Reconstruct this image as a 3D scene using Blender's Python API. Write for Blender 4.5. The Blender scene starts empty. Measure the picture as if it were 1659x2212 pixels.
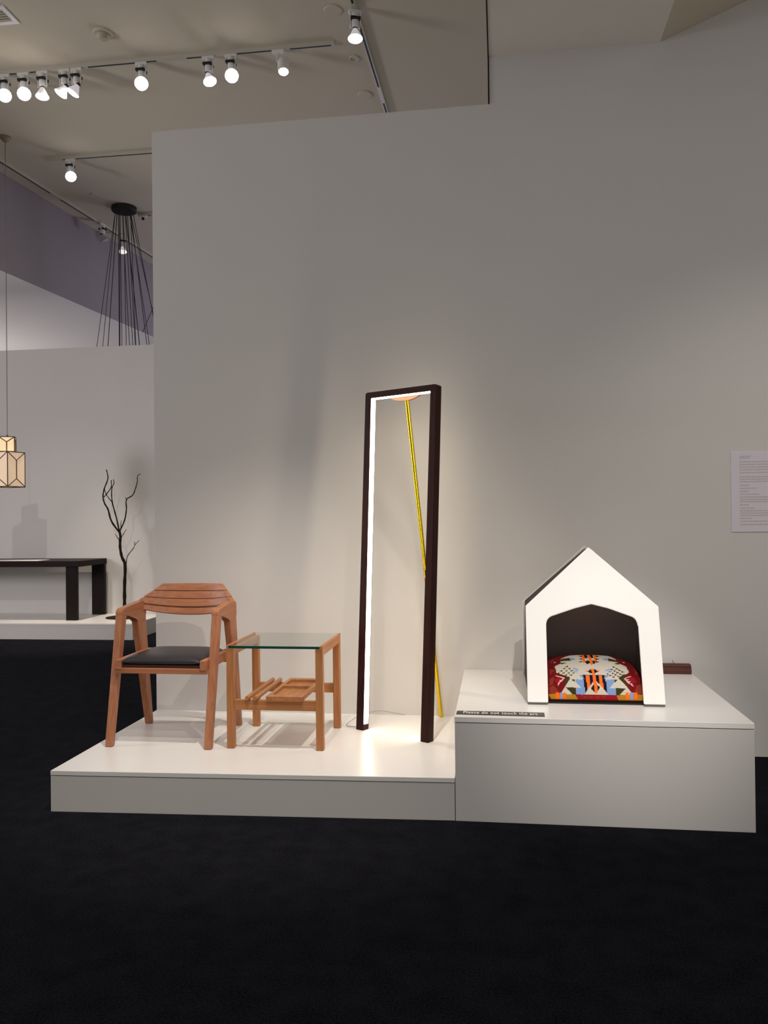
import bpy, bmesh, math, random
import numpy as np
from mathutils import Vector, Matrix
S = bpy.context.scene
COL = S.collection

# ------------------------------------------------------------------ camera
cam_d = bpy.data.cameras.new('camera')
cam = bpy.data.objects.new('camera', cam_d); COL.objects.link(cam)
YAW, PITCH, ROLL, FPX = -0.1357, 0.0074, -0.0108, 1785.71
f0 = Vector((math.sin(YAW), math.cos(YAW), 0)); r0 = Vector((math.cos(YAW), -math.sin(YAW), 0)); u0 = Vector((0, 0, 1))
f1 = f0*math.cos(PITCH) + u0*math.sin(PITCH); u1 = u0*math.cos(PITCH) - f0*math.sin(PITCH)
r2 = r0*math.cos(ROLL) + u1*math.sin(ROLL); u2 = u1*math.cos(ROLL) - r0*math.sin(ROLL)
M = Matrix((r2, u2, -f1)).transposed().to_4x4(); M.translation = Vector((2.1299, -4.9557, 1.38))
cam.matrix_world = M
cam_d.sensor_fit = 'VERTICAL'; cam_d.sensor_height = 24.0
cam_d.lens = 24.0*FPX/2212.0
cam_d.clip_start = 0.05
S.camera = cam

# ------------------------------------------------------------------ world, exposure
S.view_settings.view_transform = 'Standard'; S.view_settings.look = 'None'
S.view_settings.gamma = 1.0; S.view_settings.use_curve_mapping = False
S.view_settings.exposure = 0.0
W = bpy.data.worlds.new('gallery_ambience'); S.world = W; W.use_nodes = True
W.node_tree.nodes['Background'].inputs[0].default_value = (0.96, 0.93, 0.90, 1)
W.node_tree.nodes['Background'].inputs[1].default_value = 0.48

# ------------------------------------------------------------------ gallery spotlights (outside the frame, on the tracks above the visitors)
def spot(name, loc, target, power, angle, blend=0.6, col=(1, 0.86, 0.70), radius=0.03):
    d = bpy.data.lights.new(name, 'SPOT'); d.energy = power; d.spot_size = math.radians(angle)
    d.spot_blend = blend; d.color = col; d.shadow_soft_size = radius
    o = bpy.data.objects.new(name, d); COL.objects.link(o); o.location = loc
    o.rotation_euler = (Vector(target)-Vector(loc)).to_track_quat('-Z', 'Y').to_euler()
    return o
def fill_light(name, loc, power, col, radius=0.7):
    d = bpy.data.lights.new(name, 'POINT'); d.energy = power; d.color = col; d.shadow_soft_size = radius
    o = bpy.data.objects.new(name, d); COL.objects.link(o); o.location = loc
    return o
WARM, SOFT, COOL = (1, 0.88, 0.75), (1, 0.93, 0.84), (0.96, 0.93, 0.98)
spot('gallery_spot', (1.75, -1.75, 5.4), (1.05, -0.85, 0.2), 510, 34, 0.9, (1, 0.93, 0.85))
spot('gallery_spot', (1.2, -2.9, 5.4), (0.75, -0.75, 0.3), 230, 34, 0.9, (1, 0.93, 0.85))
spot('gallery_spot', (3.0, -3.6, 4.05), (0.35, -0.05, 0.62), 210, 22, 1.0, WARM)
spot('gallery_spot', (2.3, -3.7, 4.05), (1.85, -0.02, 0.75), 60, 22, 1.0, WARM)
spot('gallery_spot', (2.75, -3.9, 4.0), (2.68, -0.90, 0.70), 580, 23, 1.0, (1, 0.95, 0.91))
spot('gallery_spot', (-0.4, -2.9, 5.4), (-3.5, 5.0, 0.9), 350, 22, 0.9, WARM)
spot('gallery_spot', (-2.7, 3.9, 5.5), (-2.8, 4.25, 0.2), 760, 32, 0.8, WARM)
spot('gallery_spot', (4.6, -3.2, 4.0), (3.7, 0.0, 0.9), 140, 52, 1.0, SOFT)
# added unseen point lights: soft fill at the left and beyond the partition
fill_light('added_fill', (-6.0, -2.0, 2.6), 470, COOL)
fill_light('added_fill', (-1.6, 3.3, 2.3), 14, SOFT)
fill_light('added_fill', (-7.5, 8.0, 2.0), 230, (1.0, 0.94, 0.88))
fill_light('added_fill', (0.5, 8.6, 2.8), 180, (0.74, 0.74, 1.0))

# ------------------------------------------------------------------ materials
def lin(c):
    return tuple(((v/255.0)/12.92 if v/255.0 <= 0.04045 else ((v/255.0+0.055)/1.055)**2.4) for v in c)
def mat(name, rgb, rough=0.6, metal=0.0, noise=0.06, scale=8.0, bump=0.0, bscale=60.0, spec=0.5, emit=None, strength=0.0):
    m = bpy.data.materials.new(name); m.use_nodes = True
    nt = m.node_tree; b = nt.nodes['Principled BSDF']
    c = lin(rgb)
    b.inputs['Roughness'].default_value = rough; b.inputs['Metallic'].default_value = metal
    b.inputs['Specular IOR Level'].default_value = spec
    tc = nt.nodes.new('ShaderNodeTexCoord')
    if noise > 0:
        n = nt.nodes.new('ShaderNodeTexNoise'); n.inputs['Scale'].default_value = scale; n.inputs['Detail'].default_value = 4
        nt.links.new(tc.outputs['Object'], n.inputs['Vector'])
        r = nt.nodes.new('ShaderNodeMix'); r.data_type = 'RGBA'
        r.inputs['A'].default_value = tuple(v*(1-noise) for v in c)+(1,)
        r.inputs['B'].default_value = tuple(min(1, v*(1+noise)) for v in c)+(1,)
        nt.links.new(n.outputs['Fac'], r.inputs['Factor']); nt.links.new(r.outputs['Result'], b.inputs['Base Color'])
    else:
        b.inputs['Base Color'].default_value = c+(1,)
    if bump > 0:
        n2 = nt.nodes.new('ShaderNodeTexNoise'); n2.inputs['Scale'].default_value = bscale; n2.inputs['Detail'].default_value = 3
        nt.links.new(tc.outputs['Object'], n2.inputs['Vector'])
        bp = nt.nodes.new('ShaderNodeBump'); bp.inputs['Strength'].default_value = bump; bp.inputs['Distance'].default_value = 0.01
        nt.links.new(n2.outputs['Fac'], bp.inputs['Height']); nt.links.new(bp.outputs['Normal'], b.inputs['Normal'])
    if emit is not None:
        b.inputs['Emission Color'].default_value = tuple(emit)+(1,); b.inputs['Emission Strength'].default_value = strength
    return m
def wood(name, c1, c2, axis, rough=0.45, fine=70.0, spec=0.4):
    m = bpy.data.materials.new(name); m.use_nodes = True
    nt = m.node_tree; b = nt.nodes['Principled BSDF']; b.inputs['Roughness'].default_value = rough; b.inputs['Specular IOR Level'].default_value = spec
    tc = nt.nodes.new('ShaderNodeTexCoord'); mp = nt.nodes.new('ShaderNodeMapping')
    sc = [fine, fine, fine]; sc[axis] = fine*0.05
    mp.inputs['Scale'].default_value = sc
    nt.links.new(tc.outputs['Object'], mp.inputs['Vector'])
    n = nt.nodes.new('ShaderNodeTexNoise'); n.inputs['Scale'].default_value = 1.0; n.inputs['Detail'].default_value = 6; n.inputs['Distortion'].default_value = 0.6
    nt.links.new(mp.outputs['Vector'], n.inputs['Vector'])
    cr = nt.nodes.new('ShaderNodeValToRGB'); cr.color_ramp.elements[0].position = 0.3; cr.color_ramp.elements[1].position = 0.7
    cr.color_ramp.elements[0].color = lin(c1)+(1,); cr.color_ramp.elements[1].color = lin(c2)+(1,)
    nt.links.new(n.outputs['Fac'], cr.inputs['Fac']); nt.links.new(cr.outputs['Color'], b.inputs['Base Color'])
    bp = nt.nodes.new('ShaderNodeBump'); bp.inputs['Strength'].default_value = 0.06; bp.inputs['Distance'].default_value = 0.004
    nt.links.new(n.outputs['Fac'], bp.inputs['Height']); nt.links.new(bp.outputs['Normal'], b.inputs['Normal'])
    return m
def glow(name, rgb, strength):
    m = bpy.data.materials.new(name); m.use_nodes = True
    nt = m.node_tree; nt.nodes.clear()
    e = nt.nodes.new('ShaderNodeEmission'); o = nt.nodes.new('ShaderNodeOutputMaterial')
    e.inputs['Color'].default_value = tuple(rgb)+(1,); e.inputs['Strength'].default_value = strength
    nt.links.new(e.outputs[0], o.inputs['Surface'])
    return m

m_wall = mat('wall_paint', (214, 210, 206), 0.85, noise=0.02, scale=3, bump=0.03, bscale=180, spec=0.2)
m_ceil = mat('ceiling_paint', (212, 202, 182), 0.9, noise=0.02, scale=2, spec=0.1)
m_violet = mat('violet_grey_paint', (156, 148, 154), 0.9, noise=0.04, scale=2, spec=0.1)
m_under = mat('soffit_paint', (212, 208, 210), 0.9, noise=0.02, scale=2, spec=0.1)
m_gap = mat('shadow_gap_black', (16, 15, 14), 0.9, noise=0)
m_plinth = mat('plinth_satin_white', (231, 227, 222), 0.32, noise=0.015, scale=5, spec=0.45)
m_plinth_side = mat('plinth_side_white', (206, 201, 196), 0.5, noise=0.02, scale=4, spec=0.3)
m_white = mat('white_laminate', (240, 236, 230), 0.4, noise=0.01, spec=0.4)
m_fix = mat('fixture_white', (222, 220, 216), 0.45, noise=0.02)
m_black = mat('matte_black', (18, 17, 17), 0.6, noise=0.1)
m_rail_slot = mat('track_slot_black', (24, 22, 20), 0.7, noise=0)
WA, WB = (156, 98, 66), (181, 120, 84)
m_chair = [wood('cherry_wood_along_%s' % a, WA, WB, i) for i, a in enumerate('xyz')]
TA, TB = (160, 100, 58), (188, 128, 78)
m_table = [wood('oak_wood_along_%s' % a, TA, TB, i) for i, a in enumerate('xyz')]
m_walnut = wood('dark_walnut', (40, 20, 15), (60, 27, 21), 2, 0.55, 60, 0.15)
m_walnut_x = wood('dark_walnut_along_x', (72, 36, 28), (92, 48, 36), 0, 0.5, 60)
m_bracket = wood('walnut_bracket', (98, 66, 42), (118, 80, 52), 0, 0.5, 60)
m_leather = mat('black_leather', (40, 38, 42), 0.42, noise=0.1, scale=60, bump=0.12, bscale=420, spec=0.5)
m_brass = mat('polished_brass', (232, 194, 44), 0.25, 1.0, noise=0.03)
m_led = glow('warm_led', (1.0, 0.86, 0.66), 15.0)
m_lens = glow('lamp_lens', (1.0, 0.93, 0.86), 32.0)
m_lens_dim = glow('lamp_lens_dim', (1.0, 0.93, 0.86), 0.9)
m_reflector = mat('pressed_glass_reflector', (220, 214, 222), 0.2, noise=0.0, emit=(1, 0.92, 0.95), strength=0.35)
m_reflector_off = mat('unlit_glass_reflector', (190, 186, 186), 0.2, noise=0.0)
m_grey_dark = mat('charcoal_felt', (62, 56, 56), 0.75, noise=0.12, scale=40, bump=0.1, bscale=300, spec=0.2)
m_foot = mat('grey_foot_strip', (92, 86, 82), 0.7, noise=0.05)
m_espresso = mat('espresso_stained_wood', (28, 20, 17), 0.5, noise=0.15, scale=20, spec=0.12)
m_iron = mat('blackened_iron', (32, 23, 17), 0.7, spec=0.1, noise=0.2, scale=40, bump=0.2, bscale=80)
m_sign = mat('sign_dark_brown', (62, 52, 46), 0.5, noise=0.03)
m_letter = mat('sign_lettering_white', (226, 220, 212), 0.6, noise=0)
m_panel = mat('label_board_white', (224, 214, 222), 0.7, noise=0.01)
m_print = mat('grey_print', (196, 186, 191), 0.8, noise=0)
m_paper = mat('white_paper', (214, 206, 200), 0.8, noise=0.03)
m_ivory = mat('ivory_shade', (226, 206, 180), 0.7, noise=0.05, scale=12, emit=(1.0, 0.66, 0.42), strength=0.30)
m_ivory_hot = mat('ivory_shade_lit', (236, 214, 176), 0.7, noise=0.05, scale=12, emit=(1.0, 0.72, 0.40), strength=0.45)
m_bronze = mat('lantern_bronze', (70, 50, 36), 0.5, noise=0.1)
m_dome = mat('detector_beige', (186, 174, 152), 0.5, noise=0.05)
m_rail = mat('track_grey_white', (192, 186, 172), 0.5, noise=0.02)
m_soffit_lit = mat('soffit_white_lit', (236, 231, 222), 0.9, noise=0.02, spec=0.1)  # paler than the sloped ceiling: its stronger light is put into the colour
m_lining_lit = mat('grey_lining_lit', (182, 170, 164), 0.55, noise=0.08, scale=30, spec=0.3)  # lightened against the felt shell: light inside the house put into the colour
m_tan = mat('tan_canopy', (150, 124, 98), 0.5, noise=0.05)
m_cord = mat('grey_cord', (120, 110, 100), 0.6, noise=0)
m_cordclear = mat('clear_grey_cable', (170, 164, 156), 0.4, noise=0)

# carpet: near-black with a fine blue-grey pile
m_carpet = bpy.data.materials.new('charcoal_carpet'); m_carpet.use_nodes = True
nt = m_carpet.node_tree; b = nt.nodes['Principled BSDF']; b.inputs['Roughness'].default_value = 1.0; b.inputs['Specular IOR Level'].default_value = 0.05
tc = nt.nodes.new('ShaderNodeTexCoord')
n1 = nt.nodes.new('ShaderNodeTexNoise'); n1.inputs['Scale'].default_value = 140; n1.inputs['Detail'].default_value = 2
n2 = nt.nodes.new('ShaderNodeTexNoise'); n2.inputs['Scale'].default_value = 9; n2.inputs['Detail'].default_value = 3
for n in (n1, n2): nt.links.new(tc.outputs['Object'], n.inputs['Vector'])
mx = nt.nodes.new('ShaderNodeMix'); mx.data_type = 'FLOAT'; mx.inputs['Factor'].default_value = 0.3
nt.links.new(n1.outputs['Fac'], mx.inputs['A']); nt.links.new(n2.outputs['Fac'], mx.inputs['B'])
cr = nt.nodes.new('ShaderNodeValToRGB'); cr.color_ramp.elements[0].position = 0.35; cr.color_ramp.elements[1].position = 0.68
cr.color_ramp.elements[0].color = lin((8, 8, 11))+(1,); cr.color_ramp.elements[1].color = lin((32, 32, 39))+(1,)
nt.links.new(mx.outputs['Result'], cr.inputs['Fac']); nt.links.new(cr.outputs['Color'], b.inputs['Base Color'])
bp = nt.nodes.new('ShaderNodeBump'); bp.inputs['Strength'].default_value = 0.6; bp.inputs['Distance'].default_value = 0.01
nt.links.new(n1.outputs['Fac'], bp.inputs['Height']); nt.links.new(bp.outputs['Normal'], b.inputs['Normal'])

# glass with a green edge: clear sheet on the faces, tinted on the rim
def glass_mat(name, tint, mixfac):
    m = bpy.data.materials.new(name); m.use_nodes = True
    nt = m.node_tree; nt.nodes.clear(); o = nt.nodes.new('ShaderNodeOutputMaterial')
    t = nt.nodes.new('ShaderNodeBsdfTransparent'); t.inputs['Color'].default_value = tint
    g = nt.nodes.new('ShaderNodeBsdfGlossy'); g.inputs['Roughness'].default_value = 0.02
    fr = nt.nodes.new('ShaderNodeFresnel'); fr.inputs['IOR'].default_value = 1.45
    mul = nt.nodes.new('ShaderNodeMath'); mul.operation = 'MULTIPLY'; mul.inputs[1].default_value = mixfac
    mm = nt.nodes.new('ShaderNodeMixShader')
    geo = nt.nodes.new('ShaderNodeNewGeometry'); inv = nt.nodes.new('ShaderNodeMath'); inv.operation = 'SUBTRACT'; inv.inputs[0].default_value = 1.0
    nt.links.new(geo.outputs['Backfacing'], inv.inputs[1]); nt.links.new(inv.outputs[0], mul.inputs[1])
    nt.links.new(fr.outputs[0], mul.inputs[0]); nt.links.new(mul.outputs[0], mm.inputs[0])
    nt.links.new(t.outputs[0], mm.inputs[1]); nt.links.new(g.outputs[0], mm.inputs[2]); nt.links.new(mm.outputs[0], o.inputs['Surface'])
    return m
m_glass = glass_mat('clear_glass', (0.93, 0.97, 0.95, 1), 0.8)
m_glass_edge = mat('green_glass_edge', (16, 66, 58), 0.15, noise=0.05)

# ------------------------------------------------------------------ builders
def put(name, verts, faces, material, parent=None, org=(0, 0, 0), smooth=False):
    me = bpy.data.meshes.new(name)
    o3 = Vector(org)
    me.from_pydata([tuple(Vector(v)-o3) for v in verts], [], faces)
    bm = bmesh.new(); bm.from_mesh(me); bmesh.ops.recalc_face_normals(bm, faces=bm.faces); bm.to_mesh(me); bm.free()
    mats = material if isinstance(material, (list, tuple)) else [material]
    for x in mats: me.materials.append(x)
    if smooth:
        for p in me.polygons: p.use_smooth = True
    me.update()
    o = bpy.data.objects.new(name, me); COL.objects.link(o)
    if parent is not None: o.parent = parent
    else: o.location = o3
    return o
def from_bm(name, bm, material, parent=None, org=(0, 0, 0), smooth=False):
    bmesh.ops.recalc_face_normals(bm, faces=bm.faces)
    for v in bm.verts: v.co -= Vector(org)
    me = bpy.data.meshes.new(name); bm.to_mesh(me); bm.free()
    mats = material if isinstance(material, (list, tuple)) else [material]
    for x in mats: me.materials.append(x)
    if smooth:
        for p in me.polygons: p.use_smooth = True
    o = bpy.data.objects.new(name, me); COL.objects.link(o)
    if parent is not None: o.parent = parent
    else: o.location = Vector(org)
    return o
def b_box(bm, x0, x1, y0, y1, z0, z1, bev=0.0, seg=2):
    g = bmesh.ops.create_cube(bm, size=1.0, matrix=Matrix.Translation(((x0+x1)/2, (y0+y1)/2, (z0+z1)/2)) @ Matrix.Diagonal((x1-x0, y1-y0, z1-z0, 1)))
    if bev > 0:
        es = list({e for v in g['verts'] for e in v.link_edges})
        bmesh.ops.bevel(bm, geom=es, offset=bev, segments=seg, affect='EDGES', profile=0.5)
def b_hull(bm, bottom, top, bev=0.0, seg=2):
    """prism between two quads/polygons given as point lists"""
    n = len(bottom)
    vb = [bm.verts.new(p) for p in bottom]; vt = [bm.verts.new(p) for p in top]
    fs = [bm.faces.new(vb[::-1]), bm.faces.new(vt)]
    for i in range(n): fs.append(bm.faces.new((vb[i], vb[(i+1) % n], vt[(i+1) % n], vt[i])))
    if bev > 0:
        es = list({e for v in vb+vt for e in v.link_edges})
        bmesh.ops.bevel(bm, geom=es, offset=bev, segments=seg, affect='EDGES', profile=0.5)
def b_tube(bm, pts, radii, seg=10, cap=True):
    pts = [Vector(p) for p in pts]; rings = []
    up = Vector((0.13, 0.31, 0.94)).normalized()
    for i, p in enumerate(pts):
        d = (pts[min(i+1, len(pts)-1)]-pts[max(i-1, 0)]).normalized()
        a = d.cross(up)
        if a.length < 1e-3: a = d.cross(Vector((1, 0, 0)))
        a.normalize(); c = d.cross(a)
        r = radii[i] if isinstance(radii, (list, tuple)) else radii
        rings.append([bm.verts.new(p + a*(r*math.cos(2*math.pi*k/seg)) + c*(r*math.sin(2*math.pi*k/seg))) for k in range(seg)])
    for i in range(len(rings)-1):
        for k in range(seg):
            bm.faces.new((rings[i][k], rings[i][(k+1) % seg], rings[i+1][(k+1) % seg], rings[i+1][k]))
    if cap:
        bm.faces.new(rings[0][::-1]); bm.faces.new(rings[-1])
def b_lathe(bm, prof, base, axis, seg=24):
    """profile of (radius, distance along axis)"""
    base = Vector(base); ax = Vector(axis).normalized()
    a = ax.orthogonal().normalized(); c = ax.cross(a); rings = []
    for r, h in prof:
        if r < 1e-6: rings.append([bm.verts.new(base+ax*h)])
        else: rings.append([bm.verts.new(base+ax*h+a*(r*math.cos(2*math.pi*k/seg))+c*(r*math.sin(2*math.pi*k/seg))) for k in range(seg)])
    for i in range(len(rings)-1):
        A, B = rings[i], rings[i+1]
        for k in range(seg):
            k2 = (k+1) % seg
            if len(A) == 1 and len(B) == 1: continue
            if len(A) == 1: bm.faces.new((A[0], B[k], B[k2]))
            elif len(B) == 1: bm.faces.new((A[k], A[k2], B[0]))
            else: bm.faces.new((A[k], A[k2], B[k2], B[k]))
    if len(rings[0]) > 1: bm.faces.new(rings[0][::-1])
    if len(rings[-1]) > 1: bm.faces.new(rings[-1])
def b_prism_x(bm, prof, x0, x1, bev=0.0, seg=2):
    """(y,z) outline extruded along x"""
    b_hull(bm, [(x0, y, z) for y, z in prof], [(x1, y, z) for y, z in prof], bev, seg)
def thing(name, label, cat, loc, group=None):
    o = bpy.data.objects.new(name, None); COL.objects.link(o); o.location = loc
    o.empty_display_size = 0.1
    o['label'] = label; o['category'] = cat
    if group: o['group'] = group
    return o
def tag(o, label, cat, group=None):
    o['label'] = label; o['category'] = cat
    if group: o['group'] = group
    return o
def structure(o):
    o['kind'] = 'structure'; return o
def box(name, x0, x1, y0, y1, z0, z1, material, parent=None, org=None, bev=0.0, seg=2):
    bm = bmesh.new(); b_box(bm, x0, x1, y0, y1, z0, z1, bev, seg)
    if org is None: org = ((x0+x1)/2, (y0+y1)/2, z0)
    return from_bm(name, bm, material, parent, org)
# ------------------------------------------------------------------ the room
HP, HB = 0.1944, 0.4733
fl = structure(put('floor', [(-12, -10, 0), (10, -10, 0), (10, 15, 0), (-12, 15, 0), (-12, -10, -.1), (10, -10, -.1), (10, 15, -.1), (-12, 15, -.1)],
                   [(0, 1, 2, 3), (7, 6, 5, 4), (0, 4, 5, 1), (1, 5, 6, 2), (2, 6, 7, 3), (3, 7, 4, 0)], m_carpet))
# partition behind the plinths: low on the left, tall on the right under the sloping ceiling
bm = bmesh.new()
out = [(0, 0), (7, 0), (7, 5.69), (3.101, 4.128), (2.115, 4.128), (2.115, 3.842), (0, 3.832)]
b_hull(bm, [(x, 0.0, z) for x, z in out], [(x, 0.14, z) for x, z in out])
structure(from_bm('wall_back', bm, m_wall))
structure(box('wall_far', -9.0, 1.5, 5.12, 5.26, 0, 3.635, m_wall))
structure(box('wall_left', -11.9, -11.7, -4, 14, 0, 5.65, m_wall))
structure(box('wall_rear', -11.9, 8, 13.8, 14, 0, 5.65, m_wall))
structure(box('ceiling', -12, 2.7, -6, 14, 5.65, 5.75, m_ceil))
# lower ceiling on the right: a flat strip, then a slope
bm = bmesh.new()
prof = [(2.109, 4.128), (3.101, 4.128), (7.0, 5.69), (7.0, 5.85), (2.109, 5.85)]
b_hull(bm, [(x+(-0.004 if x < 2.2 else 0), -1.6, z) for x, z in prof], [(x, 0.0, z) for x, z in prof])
cro = structure(from_bm('ceiling_right', bm, [m_soffit_lit, m_ceil]))
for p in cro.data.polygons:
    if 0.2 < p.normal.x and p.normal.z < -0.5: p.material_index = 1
bm = bmesh.new()
b_box(bm, 2.1065, 2.1145, -0.006, 0.14, 3.843, 4.2)
b_hull(bm, [(2.098, -1.6, 4.125), (2.1055, -1.6, 4.125), (2.1135, 0, 4.125), (2.106, 0, 4.125)], [(2.098, -1.6, 4.24), (2.1055, -1.6, 4.24), (2.1135, 0, 4.24), (2.106, 0, 4.24)])
structure(from_bm('trim_1', bm, m_gap))
# violet bulkhead high on the left, with its pale underside
p0, p1 = Vector((-3.82, 4.36, 0)), Vector((-3.513, 8.17, 0)); dr = (p1-p0)
q0, q1 = p0-dr*2.2, p0+dr*2.5
bm = bmesh.new()
b_hull(bm, [(q0.x, q0.y, 4.445), (q1.x, q1.y, 4.445), (-11.7, q1.y, 4.445), (-11.7, q0.y, 4.445)], [(q0.x, q0.y, 5.66), (q1.x, q1.y, 5.66), (-11.7, q1.y, 5.66), (-11.7, q0.y, 5.66)])
bk = structure(from_bm('wall_bulkhead', bm, [m_violet, m_under]))
for p in bk.data.polygons:
    if p.normal.z < -0.9: p.material_index = 1

# ------------------------------------------------------------------ plinths
pl = thing('display_plinth', 'low white plinth under the wooden chair, glass table and lit frame', 'plinth', (0.95, -0.6, 0))
O = tuple(pl.location)
def slab(bm, pts, z0, z1, bev=0.0):
    b_hull(bm, [(x, y, z0) for x, y in pts], [(x, y, z1) for x, y in pts], bev, 2)
P1 = [(0.008, -1.262), (1.926, -1.178), (1.926, -0.001), (0.004, -0.001)]
def inset(pts, d):
    c = (sum(p[0] for p in pts)/4, sum(p[1] for p in pts)/4)
    return [(x+(d if x < c[0] else -d), y+(d if y < c[1] else 0)) for x, y in pts]
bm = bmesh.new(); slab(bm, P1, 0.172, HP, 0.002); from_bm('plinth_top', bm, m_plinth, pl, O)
bm = bmesh.new(); slab(bm, inset(P1, 0.004), 0.1688, 0.172); from_bm('shadow_gap', bm, m_foot, pl, O)
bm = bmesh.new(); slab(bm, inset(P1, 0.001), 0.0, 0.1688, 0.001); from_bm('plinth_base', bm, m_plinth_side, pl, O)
px = thing('display_plinth', 'tall white box plinth under the white pet house', 'plinth', (2.58, -0.6, 0))
O = tuple(px.location)
P2 = [(1.9275, -1.180), (3.226, -1.184), (3.222, -0.001), (1.9275, -0.001)]
bm = bmesh.new(); slab(bm, P2, 0.4475, HB, 0.002); from_bm('plinth_top', bm, m_plinth, px, O)
bm = bmesh.new(); slab(bm, inset(P2, 0.004), 0.4442, 0.4475); from_bm('shadow_gap', bm, m_foot, px, O)
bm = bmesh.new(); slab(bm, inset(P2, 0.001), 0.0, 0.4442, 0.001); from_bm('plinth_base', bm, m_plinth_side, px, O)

# ------------------------------------------------------------------ armchair
ch = thing('armchair', 'cherry wood armchair with black leather seat and stepped curved backrest', 'chair', (0.366, -0.58, HP))
O = tuple(ch.location); XC = 0.366
def y_at(a, b, z):  # linear y between two (y,z)
    return a[0]+(b[0]-a[0])*(z-a[1])/(b[1]-a[1])
for s in (-1, 1):
    xo = XC + s*0.290; xi = XC + s*0.250
    xa, xb = min(xo, xi), max(xo, xi)
    # front leg: slants backwards as it rises, wider at the top where it turns into the arm
    bm = bmesh.new()
    b_hull(bm, [(xa, -0.852, HP), (xb, -0.852, HP), (xb, -0.812, HP), (xa, -0.812, HP)],
               [(xa, -0.712, 0.884), (xb, -0.712, 0.884), (xb, -0.652, 0.872), (xa, -0.652, 0.872)], 0.008, 3)
    from_bm('leg', bm, m_chair[2], ch, O)
    # rear leg
    bm = bmesh.new()
    b_hull(bm, [(xa, -0.352, HP), (xb, -0.352, HP), (xb, -0.312, HP), (xa, -0.312, HP)],
               [(xa, -0.535, 0.872), (xb, -0.535, 0.872), (xb, -0.415, 0.885), (xa, -0.415, 0.885)], 0.008, 3)
    from_bm('leg', bm, m_chair[2], ch, O)
    # arm with a gusset that grows deeper towards the back
    bm = bmesh.new()
    prof = [(-0.716, 0.868), (-0.712, 0.892), (-0.695, 0.905), (-0.60, 0.912), (-0.46, 0.922), (-0.420, 0.921), (-0.404, 0.905), (-0.402, 0.845), (-0.425, 0.795), (-0.500, 0.800), (-0.545, 0.838), (-0.640, 0.866), (-0.665, 0.855)]
    b_prism_x(bm, prof, xa-0.0005, xb+0.0005, 0.007, 3)
    from_bm('armrest', bm, m_chair[1], ch, O)
    # side rail carrying the seat; its square end grain shows at the front
    ra, rb = (XC-0.252, XC-0.216) if s < 0 else (XC+0.216, XC+0.252)
    box('side_rail', ra, rb, -0.805, -0.385, 0.592, 0.645, m_chair[1], ch, O, 0.004)
# front and rear rails
box('front_rail', XC-0.252, XC+0.252, -0.800, -0.772, 0.572, 0.602, m_chair[0], ch, O, 0.004)
box('rear_rail', XC-0.252, XC+0.252, -0.420, -0.392, 0.572, 0.640, m_chair[0], ch, O, 0.004)
box('seat_board', XC-0.216, XC+0.216, -0.792, -0.400, 0.602, 0.618, m_walnut_x, ch, O, 0.002)
# leather cushion: crowned top, soft rim
N = 24; vs = []; fs = []
for lev in (0, 1):
    for i in range(N+1):
        for j in range(N+1):
            u = math.sin((i/N*2-1)*math.pi/2); v = math.sin((j/N*2-1)*math.pi/2)
            k = max(0.0, (1-abs(u)**6)*(1-abs(v)**6))**0.42
            z = 0.634 + (0.031*k + 0.006*(1-u*u)*(1-v*v) if lev else -0.016*k**0.7)
            vs.append((XC+0.214*u, -0.602+0.200*v, z))
n1 = (N+1)*(N+1)
for lev in (0, 1):
    for i in range(N):
        for j in range(N):
            a = lev*n1+i*(N+1)+j
            fs.append((a, a+1, a+N+2, a+N+1) if lev else (a, a+N+1, a+N+2, a+1))
cu = put('seat_cushion', vs, fs, m_leather, ch, O, True)
bm = bmesh.new(); bm.from_mesh(cu.data); bmesh.ops.remove_doubles(bm, verts=bm.verts, dist=1e-5); bmesh.ops.recalc_face_normals(bm, faces=bm.faces); bm.to_mesh(cu.data); bm.free()
# backrest: four stepped laminated slats bent round the sitter
def slat(name, zb, zt, hwb, hwt, push, n=28, th=0.030):
    vs = []; fs = []
    for i in range(n+1):
        t = i/n*2-1
        for (z, hw) in ((zb, hwb), (zt, hwt)):
            x = XC + hw*t
            ymid = -0.345 + 0.28*(z-0.84) + push
            yy = ymid - 0.105*(abs(hw*t)/0.28)**2.2
            # normal in plan
            sl = -0.105*2.2*(max(abs(hw*t), 1e-4)/0.28)**1.2/0.28*(1 if t > 0 else -1)
            nrm = Vector((-sl, 1)).normalized()
            z += (ymid-yy)*(0.42-0.40*(z-0.832)/0.178)
            vs.append((x - nrm.x*th/2, yy - nrm.y*th/2, z)); vs.append((x + nrm.x*th/2, yy + nrm.y*th/2, z))
    for i in range(n):
        a = i*4; c = a+4   # 0 front-bottom 1 back-bottom 2 front-top 3 back-top
        fs += [(a, c, c+2, a+2), (a+1, a+3, c+3, c+1), (a+2, c+2, c+3, a+3), (a, a+1, c+1, c)]
    fs += [(0, 2, 3, 1), (n*4, n*4+1, n*4+3, n*4+2)]
    o = put(name, vs, fs, m_chair[0], ch, O)
    bm = bmesh.new(); bm.from_mesh(o.data)
    bmesh.ops.bevel(bm, geom=[e for e in bm.edges if e.calc_face_angle(0) > 0.6], offset=0.005, segments=3, affect='EDGES')
    bmesh.ops.recalc_face_normals(bm, faces=bm.faces); bm.to_mesh(o.data); bm.free()
    for p in o.data.polygons: p.use_smooth = True
    o.data.set_sharp_from_angle(angle=0.6)
    return o
slat('back_slat', 0.832, 0.8755, 0.262, 0.262, 0.000)
slat('back_slat', 0.8765, 0.9205, 0.290, 0.262, -0.006)
slat('back_slat', 0.9215, 0.9655, 0.262, 0.222, -0.004)
slat('back_slat', 0.9665, 1.010, 0.222, 0.178, -0.002)

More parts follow.
